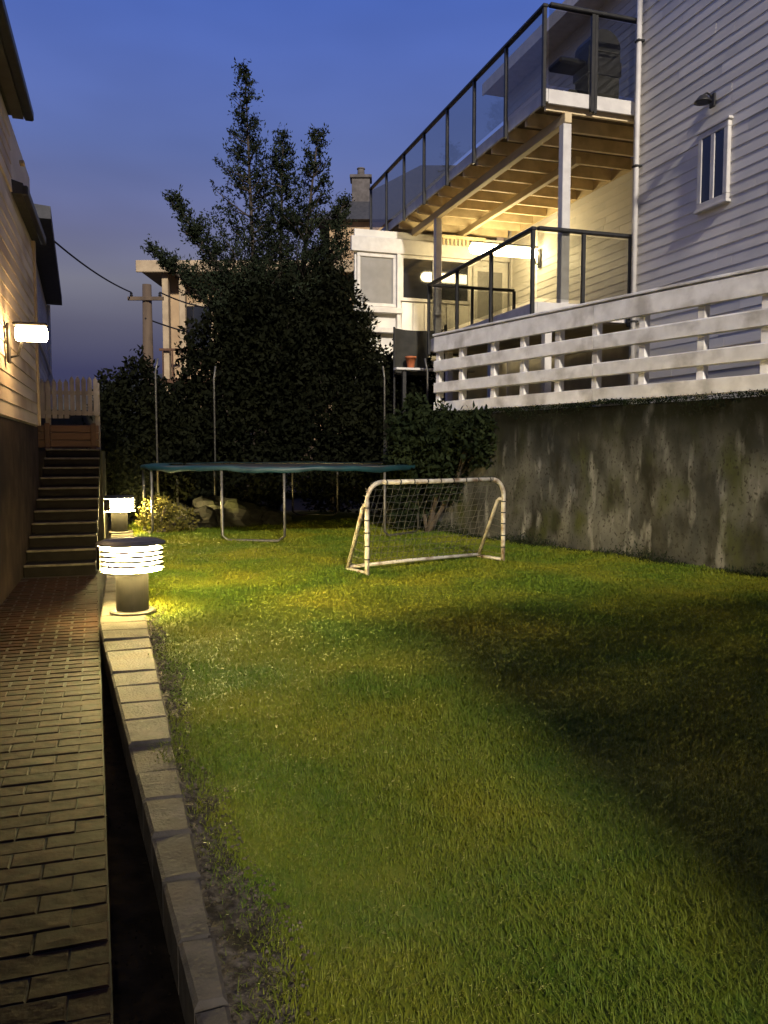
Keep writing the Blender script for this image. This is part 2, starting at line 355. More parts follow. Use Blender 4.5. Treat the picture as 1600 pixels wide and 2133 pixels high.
# grass blades
def make_grass():
    N = 1000000
    y = 1.3 + (16.5 - 1.3) * rng.random(N) ** 1.05
    a = rng.uniform(-.62, .66, N); x = a * y
    keep = rng.random(N) < np.clip(1.0 * (y / 4.2), .42, 1) * np.clip((7.0 / y) ** 1.2, .25, 1)
    x, y = x[keep], y[keep]
    t = x*math.cos(ANG) + y*math.sin(ANG); s = -x*math.sin(ANG) + y*math.cos(ANG)
    rag = rag_edge(s) - .03 + .028*rng.normal(size=len(s))
    wallside = (x - W1.x)*WN.x + (y - W1.y)*WN.y          # >0 on the lawn side
    rag = np.where(rng.random(len(s)) < .22, .20 + .08*rng.random(len(s)), rag - .06)
    ok = (t > rag) & (wallside > .02) & (s < 17.3)
    x, y, t, s, wallside = x[ok], y[ok], t[ok], s[ok], wallside[ok]; n = len(x)
    patch = .5 + .5*np.sin(x*2.1 + 1.3*np.sin(y*1.7)) * np.cos(y*2.6 + np.sin(x*3.3))
    h = (.013 + .020*rng.random(n)) * (.7 + .6*patch)
    key = (np.floor(x*14).astype(int)*7919 + np.floor(y*14).astype(int)*104729) % 1000
    h = np.where(key < 22, h*1.35, h); h = np.where((key > 965), h*.6, h)
    tall = (wallside < .35) | ((s > 12.5) & (t > 1.0)) ; h = np.where(tall, h*1.35, h)
    gx, gy = .65, 9.7
    near_goal = np.exp(-((np.abs((x-gx)*.576 - (y-gy)*.817))**2)/.08) * np.exp(-((x-gx)*.817+(y-gy)*.576)**2/1.8)
    h *= 1 + .5*near_goal
    wd = .0018*np.clip(y/3.0, .9, 3.6)*(.7+.6*rng.random(n))
    az_ = rng.uniform(0, 2*math.pi, n); bend = h*rng.uniform(.2, 1.7, n)
    dx, dy = np.cos(az_), np.sin(az_); px, py = -dy, dx
    z = lawn_h(x, y)*np.clip((t-.18)/.4, 0, 1) - .004
    P = lambda f, sd, bf, hf: np.stack([x + dx*bend*bf + px*wd*sd*f, y + dy*bend*bf + py*wd*sd*f, z + h*hf], -1)
    v = np.stack([P(1, -1, 0, 0), P(1, 1, 0, 0), P(.75, -1, .3, .6), P(.75, 1, .3, .6), P(0, 0, 1, 1)], 1).reshape(-1, 3)
    b = (np.arange(n)*5)[:, None]
    lp = np.concatenate([b+np.array([0, 1, 3]), b+np.array([0, 3, 2]), b+np.array([2, 3, 4])], 1).ravel()
    g = fast_mesh('grass_blades', v, lp, 3, M['grass'])
    tag(g, 'short patchy mown grass covering the lawn', 'grass', kind='stuff')
    return n
make_grass()

# right-hand terrace above the retaining wall
mb = MB(); tp = [wall_frame(-3.6, .25, 0), wall_frame(9, .25, 0), wall_frame(9, 14, 0), wall_frame(-3.6, 30, 0)]
mb.add([(p.x, p.y, 2.0) for p in tp] + [(p.x, p.y, -.1) for p in tp], [(0,1,2,3),(4,7,6,5),(0,4,5,1),(1,5,6,2),(2,6,7,3),(3,7,4,0)])
single(mb, 'terrace', M['terrace'], '', '', (0, 0, 0), 0, kind='structure')

# ------------------------------------------------------------------ brick path
PZ = -.05
path = sheet('path', [(-1.35, -4), (.13, -4), (-.05, 2), (-.205, 7), (-.27, 10.2), (-1.35, 10.2)], PZ - .005, M['joint'])
BL, BW, BH = .209, .104, .06
def brick_mesh():
    mb = MB(); x, y, c = BL/2, BW/2, .0045
    v = [(-x,-y,-.10),(x,-y,-.10),(x,y,-.10),(-x,y,-.10),(-x,-y,-c),(x,-y,-c),(x,y,-c),(-x,y,-c),
         (-x+c,-y+c,0),(x-c,-y+c,0),(x-c,y-c,0),(-x+c,y-c,0)]
    f = [(0,1,5,4),(1,2,6,5),(2,3,7,6),(3,0,4,7),(4,5,9,8),(5,6,10,9),(6,7,11,10),(7,4,8,11),(8,9,10,11)]
    mb.add(v, f); return mesh_of(mb, 'brick', M['paver'])
bme = brick_mesh(); far = MB(); locs = []; rots = []
def path_edge(s): return -.05 - .031*(s - 2.0)
row = 0; s = 1.2
while s < 10.1:
    te = path_edge(s) - .005; lim = -1.15 if s > 4.2 else -.95
    if row % 2:      # cut brick at the edge
        hl = BL*.5; z = PZ + random.uniform(-.003, .003)
        hb = MB().box(te-hl, te, s-BW/2, s+BW/2, z-.10, z)
        if s < 5.3: hb.build('brick', M['paver'], path, (0, 0, 0))
        else: far.add(hb.v, hb.f)
        t = te - hl - .004 - BL/2
    else: t = te - BL/2
    while t > lim:
        z = PZ + random.uniform(-.0022, .0018)
        if s < 5.3 and len(locs) < 300:
            locs.append((t, s, z)); rots.append((random.uniform(-.008, .008), random.uniform(-.006, .006), random.uniform(-.010, .010)))
        else:
            far.add([(t+a, s+b, z+c) for a, b, c in [(-.1,-.047,-.03),(.1,-.047,-.03),(.1,.047,-.03),(-.1,.047,-.03),(-.096,-.043,0),(.096,-.043,0),(.096,.043,0),(-.096,.043,0)]],
                    [(4,5,6,7),(0,1,5,4),(1,2,6,5),(2,3,7,6),(3,0,4,7)])
        t -= BL + .004
    s += BW + .006 + random.uniform(-.001, .001); row += 1
copies('brick', bme, path, locs, rots)
fb = far.build('brick_paving', M['paver'], path); fb['kind'] = 'stuff'

# dark strip shaped and coloured as the shade between bricks and kerb
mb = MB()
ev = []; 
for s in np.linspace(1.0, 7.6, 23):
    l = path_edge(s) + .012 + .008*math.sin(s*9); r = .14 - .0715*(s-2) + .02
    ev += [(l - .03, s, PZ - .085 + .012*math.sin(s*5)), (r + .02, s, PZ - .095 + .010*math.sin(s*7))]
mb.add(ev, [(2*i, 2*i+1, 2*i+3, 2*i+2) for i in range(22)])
single(mb, 'shade_strip', M['shade_dark'], '', '', (0, 0, 0), kind='structure')

# kerb of concrete blocks
kerb = bpy.data.objects.new('kerb', None); C.objects.link(kerb); kerb.rotation_euler = (0, 0, ANG); kerb['kind'] = 'structure'; kerb['_o'] = [0, 0, 0]
s = 1.0
while s < 15:
    L = random.uniform(.30, .36); g = .012
    def ed(q): return (max(.14 - .0715*(q-2), -.20)), (.225 - .012*(min(q, 8)-2))
    l0, r0 = ed(s); l1, r1 = ed(s + L - g); zt = random.uniform(.012, .028); c = .012; tl = random.uniform(-.006, .006)
    mb = MB()
    bot = [(l0, s, PZ-.13), (r0, s, PZ-.13), (r1, s+L-g, PZ-.13), (l1, s+L-g, PZ-.13)]
    mid = [(p[0], p[1], zt - c) for p in bot]
    top = [(l0+c, s+c, zt+tl), (r0-c, s+c, zt), (r1-c, s+L-g-c, zt), (l1+c, s+L-g-c, zt+tl)]
    mb.add(bot + mid + top, [(0,1,5,4),(1,2,6,5),(2,3,7,6),(3,0,4,7),(4,5,9,8),(5,6,10,9),(6,7,11,10),(7,4,8,11),(8,9,10,11)])
    mb.build('kerb_block', M['kerb'], kerb); s += L
# rough concrete haunch between kerb and lawn
mb = MB(); hv = []; nu = 7; rows_ = np.arange(1.0, 9.0, .05)
for s in rows_:
    w0 = .215 - .012*(s-2); w1 = float(rag_edge(s)) + .05
    for j in range(nu):
        f = j/(nu-1); hv.append((w0 + (w1-w0)*f + random.uniform(-.008, .008), s + random.uniform(-.012, .012), .006 - .02*f*f + random.uniform(-.009, .012)*(1 if s > 3 else .45)))
mb.add(hv, [(i*nu+j, i*nu+j+1, (i+1)*nu+j+1, (i+1)*nu+j) for i in range(len(rows_)-1) for j in range(nu-1)])
single(mb, 'kerb_footing', M['footing'], '', '', (0, 0, 0), kind='structure')

# loose grit on the haunch, and dark crumbs in the painted shade strip
gv = []; gf = []
def crumb(t, s_, z, r):
    k = len(gv); rr = [r*random.uniform(.6, 1.3) for _ in range(6)]; an = random.uniform(0, 1.5)
    for i, (dx, dy, dz) in enumerate([(1,0,0),(0,1,0),(-1,0,0),(0,-1,0),(0,0,.8),(0,0,-.6)]):
        gv.append((t + (dx*math.cos(an)-dy*math.sin(an))*rr[i], s_ + (dx*math.sin(an)+dy*math.cos(an))*rr[i], z + dz*rr[i]))
    for q in [(0,1,4),(1,2,4),(2,3,4),(3,0,4),(1,0,5),(2,1,5),(3,2,5),(0,3,5)]: gf.append(tuple(k+i for i in q))
for i in range(2600):
    s_ = random.uniform(1.4, 7.5); e_ = float(rag_edge(s_)); w0 = .215 - .012*(s_-2)
    crumb(w0 + (e_ + .05 - w0)*random.random(), s_, .010 + random.uniform(-.008, .004), random.choice((.003, .004, .005, .006, .009)))
gravel = MB().add(gv, gf); single(gravel, 'loose_grit', M['footing'], 'loose grit and small stones between kerb and lawn', 'gravel', (0, 0, 0), kind='stuff')
gv.clear(); gf.clear()
for i in range(500):
    s_ = 1.2 + 5.4*random.random()**1.4; l_ = path_edge(s_); r_ = .14 - .0715*(s_-2)
    if r_ > l_ + .02: crumb(random.uniform(l_ - .01, r_), s_, PZ - .084, random.choice((.003, .004, .005, .007)))
single(MB().add(gv, gf), 'shade_crumbs', M['shade_dark'], 'dark crumbs roughening the painted shade strip between brick path and kerb', 'soil', (0, 0, 0), kind='stuff')

# ------------------------------------------------------------------ siding: every board a piece of its wall
def clap(length, exp, axis='y', m=None, name='siding_board'):
    """lapped board; axis 'y': runs along y, face looks to -x; axis 'x': runs along x, face looks to -y"""
    h = exp + .03; poly = [(-.016, 0), (-.004, h), (.004, h), (.004, 0)]
    mb = MB()
    if axis == 'y': mb.prism(poly, 'y', 0, length)
    else: mb.prism(poly, 'x', 0, length)
    return mesh_of(mb, name, m)
def board_wall(parent, x, y, z0, z1, length, exp, m, axis='y', flip=False, split=None):
    n = int((z1 - z0)/exp); o = parent['_o']
    if split:                          # two or three lengths per course with butt joints
        for i in range(n):
            cuts = sorted(random.uniform(*split) for _ in range(random.choice((1, 1, 2)))); pos = [y] + [c for j, c in enumerate(cuts) if j == 0 or c - cuts[j-1] > .5] + [y + length]
            for a, b in zip(pos[:-1], pos[1:]):
                ob = bpy.data.objects.new('siding_board', clap(b - a - .004, exp, axis, m)); C.objects.link(ob); ob.parent = parent
                ob.location = (x - o[0] + random.uniform(-.0025, .0025), a - o[1], z0 + i*exp - o[2] + random.uniform(-.003, .003))
                ob.rotation_euler = (random.uniform(-.0006, .0006), 0, 0)
        return
    me = clap(length, exp, axis, m); L = []
    for i in range(n): L.append((x - o[0], y - o[1], z0 + i*exp - o[2]))
    copies('siding_board', me, parent, L, [(0, 0, math.pi if flip else 0)]*n)

def glazed_rail(par, p0, p1, npost, z_bot, z_floor, z_top, ends=(True, True), sub=''):
    """dark posts fixed to the deck edge, clear panels between them, one dark hand rail"""
    p0 = Vector((*p0, 0)); p1 = Vector((*p1, 0)); d = (p1 - p0); L = d.length; d.normalize(); nrm = Vector((d.y, -d.x, 0))
    along_y = abs(d.y) > abs(d.x)
    for i in range(npost):
        if (i == 0 and not ends[0]) or (i == npost-1 and not ends[1]): continue
        c = p0 + d*(L*i/(npost-1)); w = .028
        MB().cbox(c.x-w, c.x+w, c.y-w, c.y+w, z_bot, z_top-.02, .005).build('rail_post', M['metal_dark'], par)
    for i in range(npost-1):
        a = p0 + d*(L*i/(npost-1) + .05); b = p0 + d*(L*(i+1)/(npost-1) - .05)
        if along_y: mb = MB().box(a.x-.005, a.x+.005, min(a.y, b.y), max(a.y, b.y), z_floor+.06, z_top-.07)
        else: mb = MB().box(min(a.x, b.x), max(a.x, b.x), a.y-.005, a.y+.005, z_floor+.06, z_top-.07)
        mb.build('glass_panel', M['glass'], par)
    e = .045; a, b = p0, p1
    if along_y: MB().cbox(a.x-e, a.x+e, min(a.y, b.y)-e, max(a.y, b.y)+e, z_top-.035, z_top+.02, .012).build('hand_rail', M['metal_dark'], par)
    else: MB().cbox(min(a.x, b.x)+e+.004, max(a.x, b.x)-.004, a.y-e, a.y+e, z_top-.035, z_top+.02, .012).build('hand_rail', M['metal_dark'], par)

# ------------------------------------------------------------------ white house on the right
TW, TR = 7.73, 9.00                    # wing face and recessed face
SN, SF = 11.26, 18.10                  # near end and far end of the balconies' recess
house = thing('white_house', 'large white clapboard house with two glass balconies above the retaining wall', 'house', (TR, SN, 2.0))
o = house['_o']
wing = MB().box(TW+.004, TW+7, -9.0, SN-.001, 2.0, 10.4).build('wing_wall', M['trim'], house)
board_wall(wing, TW, -8.9, 2.05, 10.3, SN + 8.9 - .10, .150, M['siding'], split=(7.2, 10.9))
MB().cbox(TW-.045, TW+.05, SN-.10, SN+.02, 2.0, 10.4, .008).build('corner_board', M['trim'], wing)
side = MB().box(TR+.004, TR+6, SN, SF+.4, 2.0, 10.0).build('recessed_wall', M['trim'], house)
board_wall(side, TR, SN + .01, 3.66, 6.64, SF - SN - .12, .150, M['siding'], split=(12.5, 17.5))
board_wall(side, TR, SN + .01, 6.86, 9.9, SF - SN + .3, .150, M['siding'])
MB().cbox(TR-.045, TR+.003, SF-.11, SF-.001, 3.66, 6.6, .006).build('corner_board', M['trim'], side)
rear = MB().box(.95, TW-.02, -9.0, -5.0, -.1, 6.0).build('shade_blocker', M['siding'], house)  # unseen block added behind the camera to shade the right of the lawn
MB().box(.80, TW-.03, -9.2, -4.85, 6.0, 6.22).build('blocker_roof', M['roof'], rear)
# roof with boxed eaves
rp = [(8.50, 10.0), (8.50, 10.17), (12.6, 13.3), (16.6, 10.17), (16.6, 10.0)]
mb = MB().prism(rp, 'y', SN + .006, SF + .52); rf = mb.build('roof', M['roof'], house)
MB().box(8.46, 8.50, SN+.01, SF+.55, 9.94, 10.20).build('fascia', M['trim'], rf)
MB().box(8.50, 9.05, SN+.01, SF+.50, 9.95, 9.995).build('soffit', M['trim'], rf)
MB().prism([(7.2, 10.4), (7.2, 10.6), (11.4, 13.8), (15.6, 10.6), (15.6, 10.4)], 'y', -9.5, SN - .02).build('roof', M['roof'], house)
# downpipe on the wing corner
MB().tube([(TW-.10, SN-.16, 9.9), (TW-.10, SN-.16, 2.1)], .040, 10).build('downpipe', M['trim'], house, smooth=True)
for z in (3.4, 5.75, 7.6): MB().cbox(TW-.15, TW-.03, SN-.21, SN-.11, z, z+.03, .004).build('pipe_clip', M['metal_dark'], house)
# wing window
w = MB()
y0, y1, z0, z1 = 9.13, 9.72, 4.72, 5.74
win = MB().box(TW-.058, TW-.02, y0+.085, y1-.085, z0+.085, z1-.085).build('window', M['pane'], house)
for a in [(y0, y1, z0, z0+.08), (y0, y1, z1-.08, z1), (y0, y0+.08, z0+.081, z1-.081), (y1-.08, y1, z0+.081, z1-.081), ((y0+y1)/2-.04, (y0+y1)/2+.04, z0+.081, z1-.081)]:
    MB().cbox(TW-.07, TW-.01, *a, .006).build('window_frame', M['trim'], win)
MB().cbox(TW-.095, TW-.01, y0-.03, y1+.03, z0-.04, z0-.002, .006).build('window_sill', M['trim'], win)
MB().cbox(TW-.085, TW-.01, y0-.03, y1+.03, z1+.002, z1+.04, .006).build('window_hood', M['trim'], win)

# upper balcony
DZ = 6.76; DT = 6.16; DF = SN + 1.265*7.6
ub = MB()
for k in range(20):
    x = DT + .02 + k*.1455
    if x + .14 < TR: ub.box(x, x+.138, SN+.04 if x+.14 < TW-.06 else SN+.03, DF, DZ-.035, DZ)
ub = ub.build('upper_balcony', M['deckboard'], house)
MB().cbox(DT-.02, DT+.02-.003, SN-.02, DF, 6.60, DZ+.03, .006).build('edge_board', M['trim'], ub)
MB().cbox(DT+.02, TW-.05, SN-.02, SN+.018, 6.58, DZ+.03, .006).build('edge_board', M['trim'], ub)
MB().box(TR-.05, TR-.034, SN+.05, SF-.12, 6.50, 6.71).build('ledger', M['joist'], ub)
jm = mesh_of(MB().box(DT+.03, TR-.055, -.028, .028, 6.515, 6.722), 'joist', M['joist'])
ys = [SN + .10 + .62*k for k in range(int((DF-SN-.1)/.62))]
copies('joist', jm, ub, [(-o[0], y - o[1], -o[2]) for y in ys])
MB().cbox(6.49, 6.61, SN+.03, DF-.1, 6.36, 6.512, .008).build('beam', M['joist'], ub)
MB().cbox(7.62, 7.72, SN+1.6, DF-.1, 6.38, 6.512, .008).build('beam', M['joist'], ub)
for y in (SN + .12, SN + 5.4): MB().cbox(6.48, 6.62, y-.07, y+.07, 3.66, 6.358, .008).build('support_post', M['trim'], ub)
glazed_rail(ub, (DT-.055, SN), (DT-.055, SN+1.265*7), 8, 6.52, DZ, 7.97)
glazed_rail(ub, (DT-.055, SN-.055), (TW-.05, SN-.055), 3, 6.52, DZ, 7.97, (False, False))
MB().cbox(6.92, 6.97, SN-.085, SN-.03, 6.50, 7.93, .005).build('rail_post', M['metal_dark'], ub)

# lower balcony
LZ = 3.66; LT = 6.05; LS = SN + .06; LF = 15.72
lb = MB()
for k in range(20):
    x = LT + .02 + k*.1455
    if x + .14 < TR - .04: lb.box(x, x+.138, LS+.03, SF-.03 if x > 6.3 else LF, LZ-.035, LZ)
lb = lb.build('lower_balcony', M['deckboard'], house)
MB().cbox(LT-.02, LT+.017, LS-.02, LF, 3.42, LZ+.01, .006).build('edge_board', M['trim'], lb)
MB().cbox(LT+.02, TW-.06, LS-.02, LS+.018, 3.42, LZ+.01, .006).build('edge_board', M['trim'], lb)
MB().box(LT+.03, TR-.06, LS+.04, LF, 3.40, 3.60).build('underframe', M['joist'], lb)
glazed_rail(lb, (LT-.055, LS), (LT-.055, LF), 4, 3.36, LZ, 4.76)
glazed_rail(lb, (LT-.055, LS-.055), (TW-.06, LS-.055), 3, 3.36, LZ, 4.76, (False, True))
glazed_rail(lb, (LT-.055, LF), (7.9, LF), 3, 3.6, LZ, 4.76, (False, True))
for y in (LS+.2, 13.5, LF-.2): MB().cbox(LT+.25, LT+.37, y-.06, y+.06, 2.0, 3.40, .006).build('support_post', M['trim'], lb)

# sunroom wall that closes the recess, facing the camera
sr = MB().box(5.12, TR-.05, SF+.05, SF+.12, 2.0, 6.42).build('sunroom_wall', M['siding'], house)
def facing_window(par, x0, x1, z0, z1, y, pane, fr=.075):
    wn_ = MB().box(x0+fr*.8, x1-fr*.8, y-.012, y+.02, z0+fr*.8, z1-fr*.8).build('window', pane, par)
    for a in [(x0, x1, z0, z0+fr), (x0, x1, z1-fr, z1), (x0, x0+fr, z0+fr+.001, z1-fr-.001), (x1-fr, x1, z0+fr+.001, z1-fr-.001)]:
        MB().cbox(a[0], a[1], y-.045, y+.03, a[2], a[3], .006).build('window_frame', M['trim'], wn_)
    return wn_
facing_window(house, 6.19, 7.06, 4.86, 5.90, SF+.02, M['pane'])
facing_window(house, 7.10, 7.95, 4.86, 5.90, SF+.02, M['pane'])
facing_window(house, 5.16, 6.09, 4.70, 5.88, SF+.02, M['blind'])
MB().cbox(5.02, TR-.05, SF-.06, SF+.048, 5.905, 6.24, .01).build('header_board', M['trim'], sr)
MB().cbox(6.095, 6.185, SF-.08, SF+.048, 4.0, 5.903, .008).build('corner_post', M['trim'], sr)
MB().cbox(5.05, 6.22, SF-.12, SF+.048, 4.55, 4.68, .01).build('sill_board', M['trim'], sr)
MB().cbox(5.05, 6.22, SF-.14, SF+.048, 4.10, 4.22, .01).build('sill_board', M['trim'], sr)
for k in range(6): MB().cbox(6.24+.28*k, 6.24+.28*k+.265, SF+.018, SF+.048, 3.69, 4.84, .004).build('panel_board', M['siding'], sr)
dn = MB().cbox(8.02, 8.90, SF+.01, SF+.045, 3.68, 5.78, .01).build('door', M['trim'], house)
MB().box(8.14, 8.78, SF+.002, SF+.012, 4.55, 5.66).build('pane', M['blind'], dn)
MB().tube([(8.10, SF-.05, 4.60), (8.10, SF-.05, 4.95)], .014, 8).build('handle', M['trim'], dn)
# carved wooden valance under the balcony in front of the sunroom
val = MB().cbox(6.9, 8.2, SF-.30, SF-.26, 6.28, 6.36, .006).build('carved_valance', M['joist'], house)
for k in range(13): MB().cbox(6.93+.098*k, 6.93+.098*k+.058, SF-.305, SF-.262, 6.13, 6.278, .012).build('valance_tooth', M['joist'], val)

# small unlit lamp over the wing window
lamp = thing('wall_lamp', 'small dark unlit lamp above the narrow two pane window', 'lamp', (TW-.03, 9.48, 6.06))
MB().cbox(TW-.06, TW-.03, 9.43, 9.53, 6.02, 6.20, .006).build('back_plate', M['metal_dark'], lamp)
MB().tube([(TW-.06, 9.48, 6.17), (TW-.14, 9.48, 6.20), (TW-.20, 9.48, 6.16)], .012, 8).build('arm', M['metal_dark'], lamp)
MB().lathe([(.03, .06), (.05, .05), (.11, -.02), (.115, -.035), (.06, -.03)], (TW-.20, 9.48, 6.10), 16).build('shade', M['metal_dark'], lamp, smooth=True)

# lit wall lamps, stretched to tubes as long as their blurred light
def streak_lamp(label, x0, x1, y, z, glow, r=.055):
    """bracket on the wall at x1, lamp stretched as a streak out to x0"""
    t = thing('streak_lamp', label, 'lamp', (x1, y, z))
    sg = 1 if x1 > x0 else -1
    MB().cbox(min(x1, x1-.03*sg), max(x1, x1-.03*sg), y-.06, y+.06, z-.30, z+.10, .006).build('wall_plate', M['metal_dark'], t)
    MB().tube([(x1-.03*sg, y, z-.24), (x1-.10*sg, y, z-.22), (x1-.16*sg, y, z-.03)], .014, 8).build('bracket_arm', M['metal_dark'], t)
    MB().cbox(min(x0, x1-.06*sg), max(x0, x1-.06*sg), y-.05, y+.05, z+r+.006, z+r+.04, .008).build('housing', M['metal_dark'], t)
    pts = [(x0 + (x1-.08*sg-x0)*f, y, z) for f in (0, .02, .06, .5, .94, .98, 1)]
    MB().tube(pts, [r*.45, r*.8, r, r, r, r*.8, r*.45], 14).build('tube', glow, t, smooth=True)
    return t
streak_lamp('wall lamp stretched into a glowing streak beside the lower balcony wall', 7.28, TR-.03, 16.6, 5.78, M['lamp_streak'], .115)

# barbecue on the upper balcony
bq = thing('barbecue_grill', 'black lidded barbecue with side shelf behind the upper balcony glass', 'barbecue', (7.3, 11.85, DZ))
hood = [(7.08, 7.52), (7.08, 7.72)] + [(7.36 - .28*math.cos(a), 7.72 + .27*math.sin(a)) for a in np.linspace(.3, math.pi-.15, 9)] + [(7.64, 7.52)]
MB().prism([(7.06, 7.30), (7.06, 7.515), (7.66, 7.515), (7.66, 7.30)], 'y', 11.60, 12.05).build('firebox', M['black'], bq)
MB().prism(hood, 'y', 11.61, 12.04).build('hood', M['black'], bq)
MB().tube([(7.16, 11.55, 7.62), (7.56, 11.55, 7.62)], .016, 8).build('handle', M['galv'], bq)
MB().cbox(7.08, 7.64, 11.62, 12.02, DZ+.10, 7.295, .01).build('cabinet', M['cover'], bq)
MB().cbox(6.58, 7.05, 11.62, 12.02, 7.40, 7.50, .03).build('side_shelf', M['black'], bq)
MB().prism([(6.62, DZ+.02), (6.95, DZ+.02), (7.04, 7.05), (6.80, 7.05)], 'y', 11.70, 11.98).build('gas_bottle_cover', M['cover'], bq)
for x in (7.12, 7.58): MB().tube([(x, 11.8, DZ+.11), (x, 11.8, DZ+.002)], .03, 8).build('leg', M['black'], bq)

# dark tarpaulin and flower pot by the lower balcony
tarp = thing('tarpaulin', 'dark tarpaulin hung by the sunroom, curved at its free edge', 'tarpaulin', (5.6, 16.6, 3.3))
nx, nz = 22, 12; tv = []
for i in range(nx):
    for j in range(nz):
        f, g = i/(nx-1), j/(nz-1)
        x = 5.55 + (1.15 - .42*math.sin(math.pi/2*min(1, (1-g)*1.25)) if True else 1)*f
        tv.append((x, 16.6 + .03*math.sin(f*9) + .02*math.sin(g*5+f*4), 3.02 + .98*g - .05*math.sin(math.pi*f)*g + .03*f*g))
mb = MB(); n_ = len(tv); mb.add(tv + [(p[0], p[1]+.006, p[2]) for p in tv],
    [(i*nz+j, i*nz+j+1, (i+1)*nz+j+1, (i+1)*nz+j) for i in range(nx-1) for j in range(nz-1)] +
    [(n_+i*nz+j, n_+(i+1)*nz+j, n_+(i+1)*nz+j+1, n_+i*nz+j+1) for i in range(nx-1) for j in range(nz-1)])
mb.build('sheet', M['cover'], tarp, smooth=True)
MB().tube([(6.72, 16.6, 2.0), (6.72, 16.6, 4.12)], .035, 10).build('pole', M['metal_dark'], tarp)
MB().tube([(5.55, 16.6, 2.0), (5.55, 16.6, 4.02)], .025, 10).build('pole', M['metal_dark'], tarp)
pot = MB().lathe([(.07, 0), (.075, .02), (.105, .20), (.12, .20), (.12, .24), (.10, .24), (.095, .2)], (5.78, 16.42, 3.82), 16)
shelf = thing('plant_shelf', 'pale plank shelf on brackets under the dark tarpaulin', 'shelf', (6.2, 16.4, 3.2))
MB().cbox(5.5, 7.3, 16.3, 16.5, 3.10, 3.15, .008).build('plank', M['trim'], shelf)
for x in (5.7, 7.1): MB().cbox(x-.04, x+.04, 16.36, 16.44, 2.0, 3.098, .006).build('leg', M['metal_dark'], shelf)
pot2 = MB().lathe([(.07, 0), (.075, .02), (.105, .20), (.12, .20), (.12, .24), (.10, .24), (.095, .2)], (5.85, 16.4, 3.151), 16)
single(pot2, 'flower_pot', M['orange'], 'small terracotta pot on the plank shelf below the tarpaulin', 'pot', (5.85, 16.4, 3.151), smooth=True)

# ------------------------------------------------------------------ retaining wall and slat fence (frame along the wall)
def WF(k, d, z=0): return (k, d, z)
rw = MB()
nk, nz = 60, 12
wv = []
for i in range(nk):
    for j in range(nz):
        k = -3.6 + 12.6*i/(nk-1); z = -.12 + 2.12*j/(nz-1)
        wv.append((k, .012*math.sin(k*3+z*2) + .008*math.sin(k*9.1+z*5) + random.uniform(-.004, .004), z))
rw.add(wv, [(i*nz+j, (i+1)*nz+j, (i+1)*nz+j+1, i*nz+j+1) for i in range(nk-1) for j in range(nz-1)])
rw.add([(-3.6, .03, 2.0), (9, .03, 2.0), (9, .30, 2.0), (-3.6, .30, 2.0), (-3.6, .03, -.1), (9, .03, -.1), (9, .30, -.1), (-3.6, .30, -.1)],
       [(0,1,2,3),(2,6,7,3),(0,3,7,4),(1,5,6,2)])
sgn = 1 if (Vector((-WD.y, WD.x, 0)).dot(-WN) > 0) else -1      # frame +y must point behind the wall
assert sgn == 1
def place_wall(ob): ob.location = W1; ob.rotation_euler = (0, 0, WROT); return ob
rwo = rw.build('retaining_wall', M['wall_stain'], None, (0, 0, 0), smooth=True); place_wall(rwo)
tag(rwo, 'tall stained concrete retaining wall right of the lawn', 'wall')
fence = bpy.data.objects.new('slat_fence', None); C.objects.link(fence); place_wall(fence); fence['_o'] = [0, 0, 0]
tag(fence, 'worn white fence of wide horizontal boards on top of the retaining wall', 'fence')
K0, K1 = -2.05, 8.6
for (z0, z1) in [(2.06, 2.25), (2.40, 2.58), (2.76, 2.95), (3.10, 3.36)]:
    for (a, b) in [(K0, 1.62), (1.63, 5.2), (5.21, K1)]:
        n = 10; pr = []
        MBp = MB()
        poly = [(.035, z0+.012), (.047, z0), (.078, z0), (.078, z1), (.047, z1), (.035, z1-.012)]
        MBp.prism([(p[0] + random.uniform(-.002, .002), p[1] + random.uniform(-.005, .005)) for p in poly], 'x', a, b)
        MBp.build('slat', M['fence'], fence)
MB().cbox(K0-.03, K1, .02, .20, 3.372, 3.41, .008).build('cap_rail', M['fence'], fence)
for k in (-2.0, -1.35, -.53, .16, .90, 1.61, 2.41, 3.28, 4.1, 5.0, 5.9, 6.8, 7.7):
    MB().cbox(k-.05, k+.05, .080, .18, 1.98, 3.37, .006).build('post', M['fence'], fence)
# moss and creeping plants hanging over the wall's top edge
pts = []
for i in range(17000):
    k = random.uniform(-3.5, 8.8); drop = abs(random.gauss(0, .05)) * (1 + .7*math.sin(k*2.3) + .5*math.sin(k*5.9)); 
    if k < .4: drop *= 1 + 2.2*(.4-k)/2
    pts.append((k, random.uniform(-.05, .12) - .02*math.sin(k*4), 2.05 - max(0, drop) + random.uniform(-.02, .03)))
iv = leaves(pts, .026, 'creeping_plants', M['ivy'], None, (0, 0, 0)); place_wall(iv)
tag(iv, 'dark moss and creepers spilling over the retaining wall top', 'creeper', kind='stuff')
# weeds at the wall foot
pts = []
for i in range(5000):
    k = random.uniform(-2.5, 8); pts.append((k, -abs(random.gauss(0, .09)) - .01, abs(random.gauss(0, .05*(1+.8*math.sin(k*3.1))))))
iv2 = leaves(pts, .05, 'wall_foot_weeds', M['ivy'], None, (0, 0, 0), 1.2, 4); place_wall(iv2)
tag(iv2, 'low weeds along the foot of the retaining wall', 'weeds', kind='stuff')

